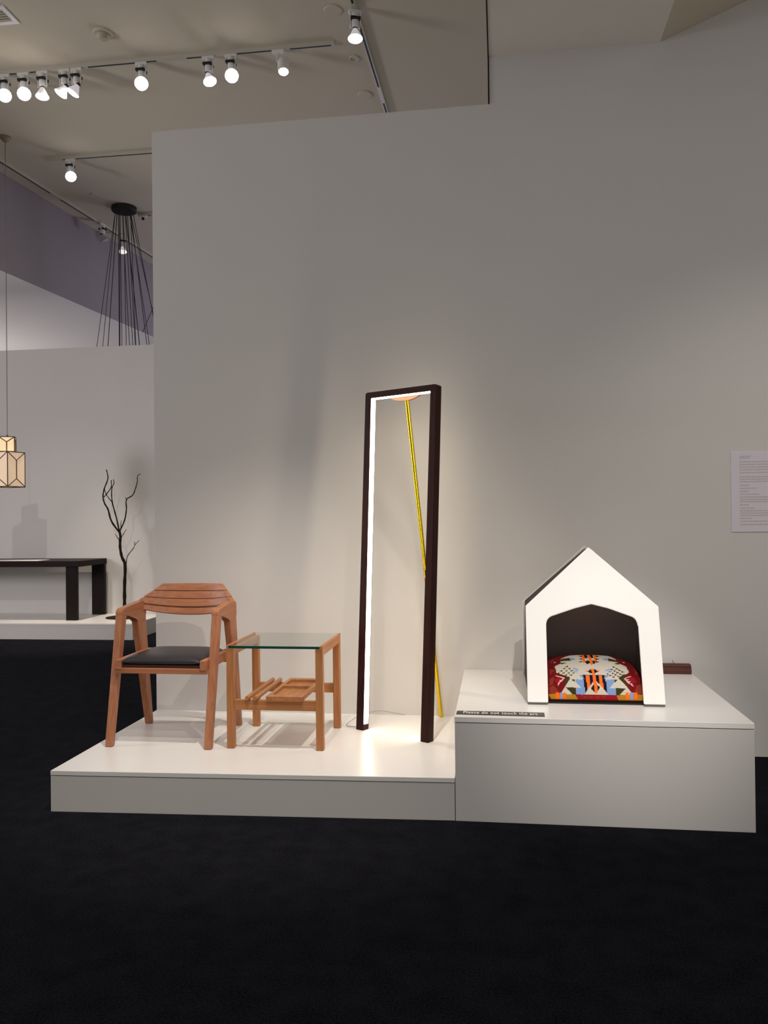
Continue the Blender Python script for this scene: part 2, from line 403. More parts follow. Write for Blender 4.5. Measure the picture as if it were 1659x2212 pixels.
# ------------------------------------------------------------------ side table
tb = thing('side_table', 'small wooden side table with glass top between chair and lit frame', 'table', (0.984, -0.565, HP))
O = tuple(tb.location)
for x0 in (0.728, 1.200):
    for y0 in (-0.811, -0.357):
        box('leg', x0, x0+0.039, y0, y0+0.039, HP, 0.7135, m_table[2], tb, O, 0.004)
for x0, lx in ((0.728, 0.728), (1.200, 1.2265)):
    box('top_rail', x0+0.001, x0+0.038, -0.773, -0.356, 0.676, 0.7130, m_table[1], tb, O, 0.003)
    box('rim', lx, lx+0.0125, -0.811, -0.318, 0.7125, 0.7285, m_table[1], tb, O, 0.002)
for y0 in (-0.806, -0.348):
    box('cross_rail', 0.765, 1.202, y0, y0+0.026, 0.394, 0.446, m_table[0], tb, O, 0.003)
bm = bmesh.new(); b_box(bm, 0.7415, 1.2255, -0.815, -0.316, 0.7138, 0.7268)
g = from_bm('glass_top', bm, [m_glass, m_glass_edge], tb, O)
g['label'] = 'clear glass top with green edge'
for p in g.data.polygons:
    if p.normal.y < -0.5: p.material_index = 1
for xc in (0.842, 0.886):
    bm = bmesh.new(); b_tube(bm, [(xc, -0.822, 0.4585), (xc, -0.818, 0.4585), (xc, -0.325, 0.4585), (xc, -0.321, 0.4585)], [0.0105, 0.0125, 0.0125, 0.0105], 20)
    from_bm('dowel', bm, m_table[1], tb, O, True).data.set_sharp_from_angle(angle=0.7)
# tray with two shallow wells
bm = bmesh.new(); x0, x1, ya, yb, z0, z1 = 0.942, 1.135, -0.822, -0.324, 0.446, 0.4695
b_box(bm, x0, x1, ya, yb, z0, 0.4545)
for a in ((x0, x0+0.02, ya, yb), (x1-0.02, x1, ya, yb), (x0+0.02, x1-0.02, ya, ya+0.055), (x0+0.02, x1-0.02, yb-0.045, yb), (x0+0.02, x1-0.02, -0.545, -0.505)):
    b_box(bm, a[0], a[1], a[2], a[3], 0.4545, z1)
from_bm('tray', bm, m_table[1], tb, O)

# ------------------------------------------------------------------ leaning frame lamp
lp = thing('floor_lamp', 'tall dark walnut portal frame lamp leaning on a brass rod', 'lamp', (1.545, -0.49, HP))
O = Vector(lp.location)
A = Vector((1.331, -0.367, HP)); T = Vector((0.868, -0.497, 0)).normalized(); NB = Vector((-T.y, T.x, 0))
LEAN = math.radians(3.5); UP = Vector((0, 0, 1))*math.cos(LEAN)+NB*math.sin(LEAN); NN = NB*math.cos(LEAN)-Vector((0, 0, 1))*math.sin(LEAN)
def LF(a, n, h): return A + T*a + NN*n + UP*h     # along width, backwards, up the frame
WD, HT, DP = 0.492, 1.91, 0.050
def foot(p):      # slide along UP to the plinth surface
    return p - UP*((p.z-HP)/UP.z)
wb, wt, bar = 0.051, 0.040, 0.035
bm = bmesh.new()
R = 0.012
outer = [(0, 0), (0, HT-R)] + [(R-R*math.cos(k*math.pi/8), HT-R+R*math.sin(k*math.pi/8)) for k in range(1, 4)] + [(R, HT), (WD-R, HT)] + [(WD-R+R*math.sin(k*math.pi/8), HT-R+R*math.cos(k*math.pi/8)) for k in range(1, 4)] + [(WD, HT-R), (WD, 0)]
inner = [(WD-wb, 0), (WD-wt, HT-bar), (wt, HT-bar), (wb, 0)]
loop = outer+inner
fr, bkv = [], []
for a, h in loop:
    p, q = LF(a, 0, h), LF(a, DP, h)
    if h == 0: p, q = foot(p), foot(q)
    fr.append(bm.verts.new(p)); bkv.append(bm.verts.new(q))
n = len(loop); no = len(outer)
# front and back as three quads-ish ngons: left post, bar, right post
iL, iR = no+3, no          # inner bottom left / right indices
left = [0, 1, 2, 3, 4, 5, no+2, no+3]
right = [6, 7, 8, 9, no-2, no-1, no, no+1]
barp = [5, 6, no+1, no+2]
for idx in (left, barp, right):
    bm.faces.new([fr[i] for i in idx]); bm.faces.new([bkv[i] for i in idx[::-1]])
for i in range(n):
    bm.faces.new((fr[i], bkv[i], bkv[(i+1) % n], fr[(i+1) % n]))
bmesh.ops.recalc_face_normals(bm, faces=bm.faces)
es = [e for e in bm.edges if len(e.link_faces) == 2 and e.calc_face_angle(0) > 1.2]
bmesh.ops.bevel(bm, geom=es, offset=0.0018, segments=2, affect='EDGES')
from_bm('frame', bm, m_walnut, lp, O)
# LED diffusers on the three inner faces
e0, e1 = 0.005, DP-0.007
def inn(h): return wb+(wt-wb)*h/(HT-bar)
def strip(pts4, nrm):
    bm = bmesh.new(); b_hull(bm, pts4, [Vector(p)+nrm*0.002 for p in pts4]); return from_bm('led_strip', bm, m_led, lp, O)
h0, h1 = 0.035, HT-bar
strip([LF(inn(h0), e0, h0), LF(inn(h0), e1, h0), LF(inn(h1), e1, h1-0.002), LF(inn(h1), e0, h1-0.002)], T)
strip([LF(WD-inn(h0), e0, h0), LF(WD-inn(h0), e1, h0), LF(WD-inn(h1), e1, h1-0.002), LF(WD-inn(h1), e0, h1-0.002)], -T)
strip([LF(wt+0.002, e0, h1), LF(wt+0.002, e1, h1), LF(WD-wt-0.002, e1, h1), LF(WD-wt-0.002, e0, h1)], -UP)
# bracket under the back of the bar, and the brass rod that props the frame
bm = bmesh.new(); pts = [(WD/2-0.105+0.21*k/16, -0.026*math.sin(math.pi*k/16)**0.8) for k in range(17)]
b_hull(bm, [LF(a, DP, HT-bar+h) for a, h in pts], [LF(a, DP+0.014, HT-bar+h) for a, h in pts])
from_bm('rod_bracket', bm, m_bracket, lp, O)
top = LF(WD/2+0.004, DP+0.012, HT-bar-0.008); bot = Vector((1.788, -0.036, HP+0.002))
bm = bmesh.new(); b_tube(bm, [top, top*0.5+bot*0.5, bot], 0.0115, 16)
from_bm('support_rod', bm, m_brass, lp, O, True).data.set_sharp_from_angle(angle=0.8)
cp = [(1.366, -0.345, HP+0.012), (1.33, -0.33, HP+0.006), (1.285, -0.32, HP+0.005), (1.262, -0.29, HP+0.005), (1.275, -0.23, HP+0.012), (1.33, -0.14, HP+0.03), (1.42, -0.06, HP+0.035), (1.50, -0.03, HP+0.018), (1.57, -0.012, HP+0.004)]
def smooth_pts(p, k=6):
    out = []; P = [Vector(p[0])]+[Vector(q) for q in p]+[Vector(p[-1])]
    for i in range(1, len(P)-2):
        for s in range(k):
            t = s/k; a, b, c, d = P[i-1], P[i], P[i+1], P[i+2]
            out.append(0.5*((2*b)+(c-a)*t+(2*a-5*b+4*c-d)*t*t+(3*b-a-3*c+d)*t**3))
    out.append(P[-1]); return out
bm = bmesh.new(); b_tube(bm, smooth_pts(cp), 0.0022, 8); from_bm('power_cord', bm, m_cordclear, lp, O, True)

# ------------------------------------------------------------------ pet house
ph = thing('pet_house', 'white gabled pet house with arched doorway and dark interior', 'pet house', (2.588, -0.51, HB))
O = tuple(ph.location); HX = 2.588
HWD, ZE, ZP = 0.321, 0.932, 1.222     # half width, eave height, peak height
def gable(w, ze, zp, z0=HB, drop=0.0):
    return [(HX-w, z0), (HX-w, ze), (HX-0.003, zp), (HX+0.003, zp), (HX+w, ze), (HX+w, z0)]
def yf(z): return -0.908 + (z-HB)*0.330      # front sheet leans back
def yb(z): return -0.120 - (z-HB)*0.470      # rear sheet leans forward
Z0 = HB+0.010
door = [(HX-0.223, Z0), (HX-0.221, 0.850)]
def arc(cx, cz, r, a0, a1, k=8):
    return [(cx+r*math.cos(math.radians(a0+(a1-a0)*i/k)), cz+r*math.sin(math.radians(a0+(a1-a0)*i/k))) for i in range(k+1)]
door = [(HX-0.224, Z0), (HX-0.223, 0.838)] + arc(HX-0.178, 0.842, 0.045, 180, 104)[1:] + [(HX-0.08, 0.922), (HX-0.008, 0.940), (HX, 0.942), (HX+0.008, 0.940), (HX+0.08, 0.922)] + arc(HX+0.172, 0.842, 0.045, 76, 0) + [(HX+0.220, 0.838), (HX+0.222, Z0)]
outl = [(HX-HWD, Z0), (HX-HWD, ZE), (HX, ZP), (HX+HWD, ZE), (HX+HWD, Z0)]
th = 0.020
bm = bmesh.new()
def ring(off):
    return [bm.verts.new((x, yf(z)+off, z)) for x, z in outl], [bm.verts.new((x, yf(z)+off, z)) for x, z in door]
of, df = ring(0.0); ob, db = ring(th)
nd = len(door); mid = door.index((HX, 0.942))
for o_, d_, flip in ((of, df, False), (ob, db, True)):
    Lp = [o_[0], o_[1], o_[2]] + [d_[i] for i in range(mid, -1, -1)]
    Rp = [o_[2], o_[3], o_[4]] + [d_[i] for i in range(nd-1, mid-1, -1)]
    bm.faces.new(Lp if not flip else Lp[::-1]); bm.faces.new(Rp if not flip else Rp[::-1])
for i in range(4): bm.faces.new((of[i], of[i+1], ob[i+1], ob[i]))
for i in range(nd-1): bm.faces.new((df[i], db[i], db[i+1], df[i+1]))
bm.faces.new((of[0], ob[0], db[0], df[0])); bm.faces.new((of[4], df[-1], db[-1], ob[4]))
bmesh.ops.recalc_face_normals(bm, faces=bm.faces)
bmesh.ops.bevel(bm, geom=[e for e in bm.edges if len(e.link_faces) == 2 and e.calc_face_angle(0) > 0.9], offset=0.003, segments=2, affect='EDGES')
from_bm('front_panel', bm, m_white, ph, O)
for xa, xb in ((HX-HWD, HX-0.224), (HX+0.222, HX+HWD)):
    box('foot', xa+0.002, xb-0.002, -0.903, -0.884, HB, Z0, m_foot, ph, O)
bm = bmesh.new(); g0 = gable(HWD, ZE-0.018, ZP-0.002)
b_hull(bm, [(x, yb(z), z) for x, z in g0], [(x, yb(z)-0.016, z) for x, z in g0], 0.002)
from_bm('rear_panel', bm, m_white, ph, O)
# dark shell between the sheets (hollow: outer skin, inner skin, paler rear lining)
bm = bmesh.new(); go = gable(HWD-0.010, ZE-0.012, ZP-0.016); gi = gable(HWD-0.022, ZE-0.020, ZP-0.034)
def sk(g, fo, bo): return [bm.verts.new((x, yf(z)+th+fo, z)) for x, z in g], [bm.verts.new((x, yb(z)-0.016-bo, z)) for x, z in g]
a1, a2 = sk(go, 0.0005, 0.0005); c1, c2 = sk(gi, 0.0005, 0.0005)
for i in range(5):
    bm.faces.new((a1[i], a1[i+1], a2[i+1], a2[i])); bm.faces.new((c1[i], c2[i], c2[i+1], c1[i+1]))
    bm.faces.new((a1[i], c1[i], c1[i+1], a1[i+1])); bm.faces.new((a2[i], a2[i+1], c2[i+1], c2[i]))
bm.faces.new((a1[0], a2[0], c2[0], c1[0])); bm.faces.new((a1[5], c1[5], c2[5], a2[5]))
bm.faces.index_update(); bm.faces.ensure_lookup_table()
for q in range(5): bm.faces[q*4+1].material_index = 1
from_bm('shell', bm, [m_grey_dark, m_lining_lit], ph, O)
bm = bmesh.new(); g1 = gable(HWD-0.023, ZE-0.021, ZP-0.036, HB+0.004)
b_hull(bm, [(x, yb(z)-0.017, z) for x, z in g1], [(x, yb(z)-0.023, z) for x, z in g1])
from_bm('rear_lining', bm, m_lining_lit, ph, O)
box('floor_mat', HX-0.296, HX+0.296, -0.872, -0.150, HB, HB+0.008, m_black, ph, O)

# ------------------------------------------------------------------ patterned cushion
NC = 240
ss = np.linspace(-1, 1, NC+1)
sg, tg = np.meshgrid(ss, ss, indexing='ij')
u = np.sin(sg*np.pi/2); v = np.sin(tg*np.pi/2)
zz = 0.492+0.158*np.clip((1-np.abs(u)**3)*(1-np.abs(v)**3), 0, 1)**0.45
CO = Vector((2.587, -0.585, HB+0.008))
V = np.stack([0.283*u, 0.275*v, zz-CO.z], -1).reshape(-1, 3)
idx = np.arange((NC+1)*(NC+1)).reshape(NC+1, NC+1)
F = np.stack([idx[:-1, :-1], idx[1:, :-1], idx[1:, 1:], idx[:-1, 1:]], -1).reshape(-1, 4)
# underside: one coarse sheet a little lower
me = bpy.data.meshes.new('cushion')
bl = [(-0.265, -0.257, 0.0), (0.265, -0.257, 0.0), (0.265, 0.257, 0.0), (-0.265, 0.257, 0.0)]
nb = len(V); border = np.concatenate([idx[:, 0], idx[-1, 1:], idx[::-1, -1][1:], idx[0, ::-1][1:-1]])
vv = [tuple(p) for p in V]; ff = [tuple(int(i) for i in q) for q in F]
low = {}
for b_ in border:
    low[int(b_)] = len(vv); p = V[b_]; vv.append((p[0]*0.94, p[1]*0.94, 0.0))
for i in range(len(border)):
    a_, b_ = int(border[i]), int(border[(i+1) % len(border)]); ff.append((a_, low[a_], low[b_], b_))
ff.append(tuple(low[int(i)] for i in border))
me.from_pydata(vv, [], ff)
PAT = ([('c',[-0.382,-0.927,-0.259,-0.675,-0.315,-0.611,-0.428,-0.513,-0.43,-0.301,-0.341,-0.257,-0.335,-0.017,-0.197,0.179,0.03,0.241,0.268,0.232,0.328,0.001,0.328,-0.235,0.413,-0.293,0.426,-0.477,0.344,-0.591,0.273,-0.653,0.35,-0.766,0.444,-0.92,0.008,-0.944]),('o',[-0.326,-0.597,-0.257,-0.655,-0.317,-0.789,-0.341,-0.737,-0.301,-0.662]),('o',[0.273,-0.653,0.346,-0.553,0.404,-0.546,0.335,-0.646,0.39,-0.771,0.353,-0.766]),('o',[-0.335,-0.023,-0.212,-0.008,-0.219,-0.19,-0.341,-0.148]),('b',[-0.201,0.014,-0.148,-0.112,-0.221,-0.195]),('o',[0.226,-0.001,0.335,-0.07,0.335,-0.179,0.208,-0.188]),('b',[0.141,-0.095,0.221,0.006,0.201,-0.181]),('o',[-0.346,-0.215,-0.273,-0.279,-0.344,-0.29]),('o',[0.259,-0.293,0.333,-0.188,0.328,-0.284]),('o',[-0.306,-0.395,-0.264,-0.366,-0.27,-0.415]),('o',[0.235,-0.377,0.268,-0.404,0.232,-0.428]),('o',[-0.281,-0.462,-0.241,-0.435,-0.246,-0.477]),('o',[0.204,-0.448,0.237,-0.473,0.201,-0.493]),('o',[-0.259,-0.519,-0.219,-0.493,-0.224,-0.531]),('o',[0.175,-0.511,0.208,-0.533,0.175,-0.548]),('o',[-0.235,-0.571,-0.197,-0.546,-0.199,-0.58]),('o',[0.148,-0.564,0.181,-0.586,0.148,-0.6]),('o',[-0.344,-0.446,-0.301,-0.422,-0.306,-0.464]),('o',[0.264,-0.417,0.299,-0.439,0.261,-0.464]),('o',[-0.319,-0.508,-0.279,-0.486,-0.284,-0.524]),('o',[0.232,-0.484,0.268,-0.506,0.232,-0.526]),('o',[-0.295,-0.564,-0.257,-0.542,-0.259,-0.575]),('o',[0.206,-0.542,0.239,-0.564,0.204,-0.58]),('o',[-0.27,-0.613,-0.232,-0.591,-0.235,-0.622]),('o',[0.177,-0.595,0.21,-0.615,0.177,-0.628]),('o',[-0.384,-0.488,-0.341,-0.471,-0.346,-0.511]),('o',[0.295,-0.451,0.33,-0.471,0.293,-0.497]),('o',[-0.357,-0.551,-0.317,-0.531,-0.319,-0.566]),('o',[0.264,-0.517,0.299,-0.535,0.261,-0.557]),('o',[-0.333,-0.604,-0.293,-0.584,-0.295,-0.615]),('o',[0.235,-0.573,0.27,-0.591,0.235,-0.608]),('o',[-0.308,-0.653,-0.266,-0.631,-0.27,-0.662]),('o',[0.208,-0.622,0.244,-0.642,0.208,-0.655]),('o',[-0.424,-0.528,-0.379,-0.513,-0.384,-0.551]),('o',[0.328,-0.482,0.366,-0.497,0.324,-0.526]),('o',[-0.397,-0.588,-0.353,-0.571,-0.359,-0.606]),('o',[0.295,-0.546,0.333,-0.562,0.295,-0.584]),('o',[-0.37,-0.642,-0.328,-0.622,-0.333,-0.655]),('o',[0.266,-0.602,0.304,-0.617,0.266,-0.635]),('b',[-0.204,-0.444,-0.181,-0.448,-0.188,-0.475,-0.21,-0.473]),('b',[-0.219,-0.499,-0.201,-0.502,-0.208,-0.526,-0.226,-0.524]),('b',[0.143,-0.495,0.164,-0.491,0.164,-0.515,0.137,-0.522]),('b',[0.164,-0.531,0.179,-0.526,0.181,-0.546,0.164,-0.553]),('b',[-0.186,-0.466,-0.164,-0.471,-0.17,-0.497,-0.192,-0.495]),('b',[-0.201,-0.517,-0.181,-0.517,-0.188,-0.542,-0.208,-0.542]),('b',[0.166,-0.477,0.188,-0.471,0.188,-0.495,0.159,-0.504]),('b',[0.181,-0.517,0.199,-0.511,0.201,-0.533,0.184,-0.537]),('b',[-0.166,-0.486,-0.146,-0.491,-0.152,-0.517,-0.175,-0.515]),('b',[-0.181,-0.533,-0.164,-0.535,-0.17,-0.557,-0.188,-0.557]),('b',[0.188,-0.457,0.21,-0.451,0.21,-0.475,0.184,-0.484]),('b',[0.201,-0.502,0.219,-0.495,0.221,-0.517,0.204,-0.524]),('r',[-0.059,0.235,-0.026,0.241,-0.057,-0.281,-0.088,-0.281]),('r',[0.083,0.241,0.112,0.226,0.072,-0.275,0.043,-0.277]),('k',[-0.103,0.077,-0.057,0.146,-0.068,0.028]),('k',[0.143,0.083,0.106,0.17,0.095,0.032]),('k',[-0.121,-0.108,-0.077,-0.057,-0.086,-0.15]),('k',[0.121,-0.108,0.081,-0.046,0.075,-0.148]),('k',[-0.135,-0.253,-0.092,-0.219,-0.097,-0.281]),('k',[0.103,-0.257,0.063,-0.21,0.059,-0.281]),('k',[-0.026,0.241,0.008,0.241,-0.014,-0.115,-0.048,-0.117]),('k',[0.041,0.241,0.075,0.25,0.052,-0.11,0.021,-0.112]),('c',[-0.046,-0.052,0.061,-0.043,0.05,-0.157,-0.052,-0.164]),('k',[-0.059,-0.255,-0.019,-0.172,-0.008,-0.237,-0.012,-0.31,-0.05,-0.341]),('k',[0.019,-0.181,0.048,-0.192,0.048,-0.304,0.023,-0.341,0.014,-0.279]),('r',[0.003,0.23,0.039,0.228,0.019,-0.359,-0.008,-0.362]),('r',[-0.081,-0.533,-0.048,-0.508,-0.052,-0.553]),('r',[0.079,-0.526,0.055,-0.502,0.05,-0.551]),('k',[-0.052,-0.533,-0.019,-0.482,0.032,-0.486,0.057,-0.535,0.023,-0.577,-0.032,-0.577]),('n',[-0.115,-0.611,0.126,-0.611,0.135,-0.931,-0.106,-0.935]),('b',[-0.201,-0.695,-0.11,-0.697,-0.099,-0.933,-0.199,-0.935]),('b',[0.132,-0.691,0.232,-0.684,0.235,-0.929,0.13,-0.933]),('b',[-0.161,-0.617,-0.115,-0.617,-0.101,-0.695]),('b',[0.184,-0.606,0.126,-0.611,0.11,-0.689]),('r',[-0.086,-0.615,-0.046,-0.613,-0.039,-0.875,-0.072,-0.875]),('r',[0.057,-0.613,0.092,-0.615,0.099,-0.862,0.063,-0.822]),('c',[0.012,-0.697,0.15,-0.935,-0.112,-0.94]),('k',[0.008,-0.746,0.063,-0.824,0.017,-0.922,-0.039,-0.842]),('r',[-0.014,-0.475,0.012,-0.475,0.037,-0.878,0.017,-0.927,-0.001,-0.882]),('c',[-0.204,-0.733,-0.139,-0.833,-0.204,-0.833]),('c',[0.23,-0.72,0.164,-0.831,0.23,-0.829]),('o',[-0.248,-0.691,-0.206,-0.695,-0.206,-0.746]),('o',[0.228,-0.686,0.264,-0.684,0.228,-0.735]),('o',[-0.319,-0.82,-0.204,-0.831,-0.199,-0.942,-0.232,-0.949]),('o',[0.23,-0.829,0.35,-0.824,0.257,-0.949,0.232,-0.933]),('w',[-0.477,0.048,-0.406,0.07,-0.464,-0.152]),('w',[-0.513,-0.339,-0.439,-0.439,-0.524,-0.517]),('w',[-0.531,-0.615,-0.455,-0.588,-0.488,-0.746,-0.539,-0.76]),('w',[-0.539,-0.786,-0.475,-0.764,-0.395,-0.92,-0.542,-0.909]),('w',[0.537,-0.259,0.577,-0.388,0.515,-0.491]),('w',[0.584,-0.468,0.608,-0.595,0.557,-0.566]),('w',[0.504,-0.729,0.611,-0.662,0.588,-0.889,0.453,-0.911]),('x',[-0.464,-0.644,-0.388,-0.633,-0.362,-0.722,-0.417,-0.762]),('x',[0.408,-0.582,0.493,-0.573,0.511,-0.671,0.43,-0.713]),('p',[-0.439,-0.568,-0.321,-0.651,-0.346,-0.691,-0.362,-0.673,-0.344,-0.662,-0.439,-0.584]),('p',[-0.395,-0.682,-0.344,-0.68,-0.364,-0.722,-0.395,-0.706]),('p',[-0.41,-0.713,-0.366,-0.713,-0.397,-0.746]),('p',[-0.417,-0.74,-0.386,-0.731,-0.41,-0.782,-0.419,-0.775]),('p',[0.448,-0.546,0.339,-0.648,0.393,-0.737,0.404,-0.722,0.359,-0.648,0.442,-0.568]),('p',[0.368,-0.651,0.41,-0.64,0.382,-0.682]),('p',[0.384,-0.684,0.426,-0.675,0.397,-0.722]),('p',[0.395,-0.715,0.435,-0.713,0.457,-0.764,0.435,-0.762]),('p',[-0.428,-0.079,-0.399,-0.139,-0.43,-0.161]),('c',[0.388,-0.092,0.444,-0.043,0.413,-0.141]),('m',[-0.564,-0.915,-0.206,-0.935,-0.179,-1.0,-0.519,-1.0]),('x',[-0.208,-0.938,0.239,-0.935,0.257,-1.0,-0.181,-1.0]),('m',[0.237,-0.935,0.611,-0.891,0.637,-1.0,0.257,-1.0]),('r',[-0.455,-0.9,-0.402,-0.902,-0.395,-1.0,-0.448,-1.0]),('b',[-0.395,-0.902,-0.364,-0.904,-0.359,-1.0,-0.388,-1.0]),('r',[-0.357,-0.904,-0.317,-0.907,-0.313,-1.0,-0.353,-1.0]),('r',[0.344,-0.889,0.386,-0.884,0.39,-0.989,0.348,-0.991]),('b',[0.395,-0.884,0.439,-0.878,0.444,-0.989,0.399,-0.989]),('r',[0.444,-0.878,0.497,-0.869,0.502,-0.984,0.451,-0.987]),('w',[-0.135,-0.949,-0.07,-0.951,-0.103,-0.996]),('w',[-0.07,-0.947,-0.006,-0.949,-0.039,-0.993]),('w',[0.001,-0.947,0.066,-0.947,0.032,-0.993]),('w',[0.066,-0.942,0.13,-0.944,0.097,-0.991])])
PAL = {'c': (200, 192, 176), 'o': (62, 54, 24), 'n': (24, 22, 38), 'b': (124, 152, 196), 'r': (250, 108, 34), 'm': (178, 124, 34),
       'x': (150, 22, 32), 'w': (132, 52, 34), 'k': (36, 26, 22), 'p': (222, 178, 172)}
cs = (sg[:-1, :-1]+sg[1:, 1:])/2; ct = (tg[:-1, :-1]+tg[1:, 1:])/2
colr = np.zeros((NC, NC, 3)); colr[:] = lin((112, 18, 22))
for c, fl_ in PAT:
    P = np.array(fl_).reshape(-1, 2); ins = np.zeros(cs.shape, bool)
    for i in range(len(P)):
        (xa, ya), (xb, yb_) = P[i], P[(i+1) % len(P)]
        if ya == yb_: continue
        cond = ((ya > ct) != (yb_ > ct)) & (cs < (xb-xa)*(ct-ya)/(yb_-ya)+xa)
        ins ^= cond
    colr[ins] = lin(PAL[c])
att = me.color_attributes.new('weave', 'FLOAT_COLOR', 'CORNER')
fc = np.ones((len(ff), 4)); fc[:NC*NC, :3] = colr.reshape(-1, 3); fc[NC*NC:, :3] = lin((60, 34, 20))
lt = np.array([p.loop_total for p in me.polygons])
att.data.foreach_set('color', np.repeat(fc, lt, axis=0).astype(np.float32).ravel())
mc = bpy.data.materials.new('woven_wool'); mc.use_nodes = True; nt = mc.node_tree; b = nt.nodes['Principled BSDF']; b.inputs['Roughness'].default_value = 0.9; b.inputs['Specular IOR Level'].default_value = 0.1
an = nt.nodes.new('ShaderNodeVertexColor'); an.layer_name = 'weave'; nt.links.new(an.outputs['Color'], b.inputs['Base Color'])
tc = nt.nodes.new('ShaderNodeTexCoord'); nz = nt.nodes.new('ShaderNodeTexNoise'); nz.inputs['Scale'].default_value = 300; nt.links.new(tc.outputs['Object'], nz.inputs['Vector'])
bp = nt.nodes.new('ShaderNodeBump'); bp.inputs['Strength'].default_value = 0.25; bp.inputs['Distance'].default_value = 0.003; nt.links.new(nz.outputs['Fac'], bp.inputs['Height']); nt.links.new(bp.outputs['Normal'], b.inputs['Normal'])
me.materials.append(mc)
for p in me.polygons: p.use_smooth = True
cus = bpy.data.objects.new('cushion', me); COL.objects.link(cus); cus.location = CO
tag(cus, 'plump woven cushion with red, cream, blue and orange geometric pattern inside the pet house', 'cushion')

# ------------------------------------------------------------------ sign on the box edge
sg_ = thing('warning_sign', 'narrow dark strip sign with white lettering on the front edge of the tall plinth', 'sign', (2.133, -1.105, HB))
O = tuple(sg_.location)
bm = bmesh.new(); b_hull(bm, [(1.933, -1.137, HB), (2.334, -1.148, HB), (2.335, -1.078, HB), (1.935, -1.074, HB)], [(1.933, -1.137, HB+0.003), (2.334, -1.148, HB+0.003), (2.335, -1.078, HB+0.003), (1.935, -1.074, HB+0.003)])
from_bm('sign_plate', bm, m_sign, sg_, O)
tx = bpy.data.curves.new('lettering', 'FONT'); tx.body = 'Please do not touch the art'; tx.size = 0.064; tx.space_character = 1.12; tx.align_x = 'CENTER'; tx.align_y = 'CENTER'; tx.offset = 0.0012
to = bpy.data.objects.new('lettering', tx); COL.objects.link(to); bpy.context.view_layer.update()
dg = bpy.context.evaluated_depsgraph_get(); tm = bpy.data.meshes.new_from_object(to.evaluated_get(dg)); bpy.data.objects.remove(to)
xs = [v.co.x for v in tm.vertices]; kx = 0.338/(max(xs)-min(xs))
tm.transform(Matrix.Rotation(-0.018, 4, 'Z') @ Matrix.Diagonal((kx, 1.0, 1, 1))); tm.transform(Matrix.Translation((0.0, -0.004, 0.0036)))
tm.materials.clear(); tm.materials.append(m_letter)
lo = bpy.data.objects.new('lettering', tm); COL.objects.link(lo); lo.parent = sg_

# ------------------------------------------------------------------ wooden block by the wall
wbk = thing('wooden_block', 'reddish brown wooden block with a short wire by the wall behind the pet house', 'block', (3.09, -0.035, HB))
O = tuple(wbk.location)
bm = bmesh.new(); b_prism_x(bm, [(-0.062, HB), (-0.062, HB+0.026), (-0.050, HB+0.030), (-0.050, HB+0.048), (-0.044, HB+0.054), (-0.008, HB+0.054), (-0.008, HB)], 2.965, 3.216, 0.003, 2)
from_bm('block_body', bm, m_walnut_x, wbk, O)
bm = bmesh.new(); b_tube(bm, smooth_pts([(3.125, -0.03, HB+0.052), (3.124, -0.03, HB+0.060), (3.119, -0.03, HB+0.066), (3.119, -0.03, HB+0.074)], 4), 0.0016, 6)
from_bm('wire', bm, m_black, wbk, O)

# ------------------------------------------------------------------ wall text panel
tp = thing('text_panel', 'white wall label board with lines of small grey print on the right', 'sign', (3.62, -0.003, 1.277))
O = tuple(tp.location)
box('board', 3.459, 3.775, -0.006, -0.0005, 1.279, 1.737, m_panel, tp, O, 0.001)
random.seed(11)
def rowz(y): return 1.737-(y-165)/(1985-165)*(1.737-1.279)
rows = [(270, 200, 9), (310, 190, 11)]
rows += [(y, 760 if i < 4 else 520, 10) for i, y in enumerate((395, 455, 515, 575, 640))] + [(y, 760, 10) for y in (735, 790, 845)]
rows += [(928, 165, 11), (995, 300, 9), (1066, 160, 11), (1132, 350, 9), (1195, 760, 10), (1250, 760, 10), (1300, 500, 10), (1370, 160, 11), (1445, 260, 9), (1505, 760, 10), (1560, 760, 10), (1612, 600, 10), (1677, 210, 11), (1742, 480, 9), (1815, 500, 10)]
bm = bmesh.new()
for y, wid, hh in rows:
    x = 3.459+0.0465; xe = x+wid*0.000306; z = rowz(y)
    while x < xe:
        w = random.uniform(0.006, 0.019); x2 = min(x+w, xe)
        b_box(bm, x, x2, -0.0066, -0.0061, z-0.0032*hh/10, z+0.0032*hh/10); x = x2+0.0028
from_bm('printed_lines', bm, m_print, tp, O)

# ------------------------------------------------------------------ far display: plinth, table, tree, papers
fp = thing('display_plinth', 'low white plinth in the far gallery under the dark table and iron tree', 'plinth', (-4.2, 4.6, 0))
O = tuple(fp.location)
P3 = [(-6.6, 4.06), (-2.062, 4.14), (-2.062, 5.115), (-6.6, 5.115)]
bm = bmesh.new(); slab(bm, P3, 0.172, 0.19, 0.002); from_bm('plinth_top', bm, m_plinth, fp, O)
bm = bmesh.new(); slab(bm, inset(P3, 0.002), 0.0, 0.172); from_bm('plinth_base', bm, m_plinth_side, fp, O)
ft = thing('console_table', 'long dark espresso table in the far gallery behind the armchair', 'table', (-4.0, 4.7, 0.19))
O = tuple(ft.location)
box('tabletop', -5.4, -2.835, 4.36, 5.075, 0.835, 0.905, m_espresso, ft, O, 0.004)
box('leg', -3.02, -2.885, 4.385, 4.445, 0.19, 0.835, m_espresso, ft, O, 0.004)
box('leg', -3.005, -2.84, 5.00, 5.06, 0.19, 0.835, m_espresso, ft, O, 0.004)
box('leg', -5.36, -5.23, 4.385, 4.445, 0.19, 0.835, m_espresso, ft, O, 0.004)
box('leg', -5.36, -5.20, 5.00, 5.06, 0.19, 0.835, m_espresso, ft, O, 0.004)
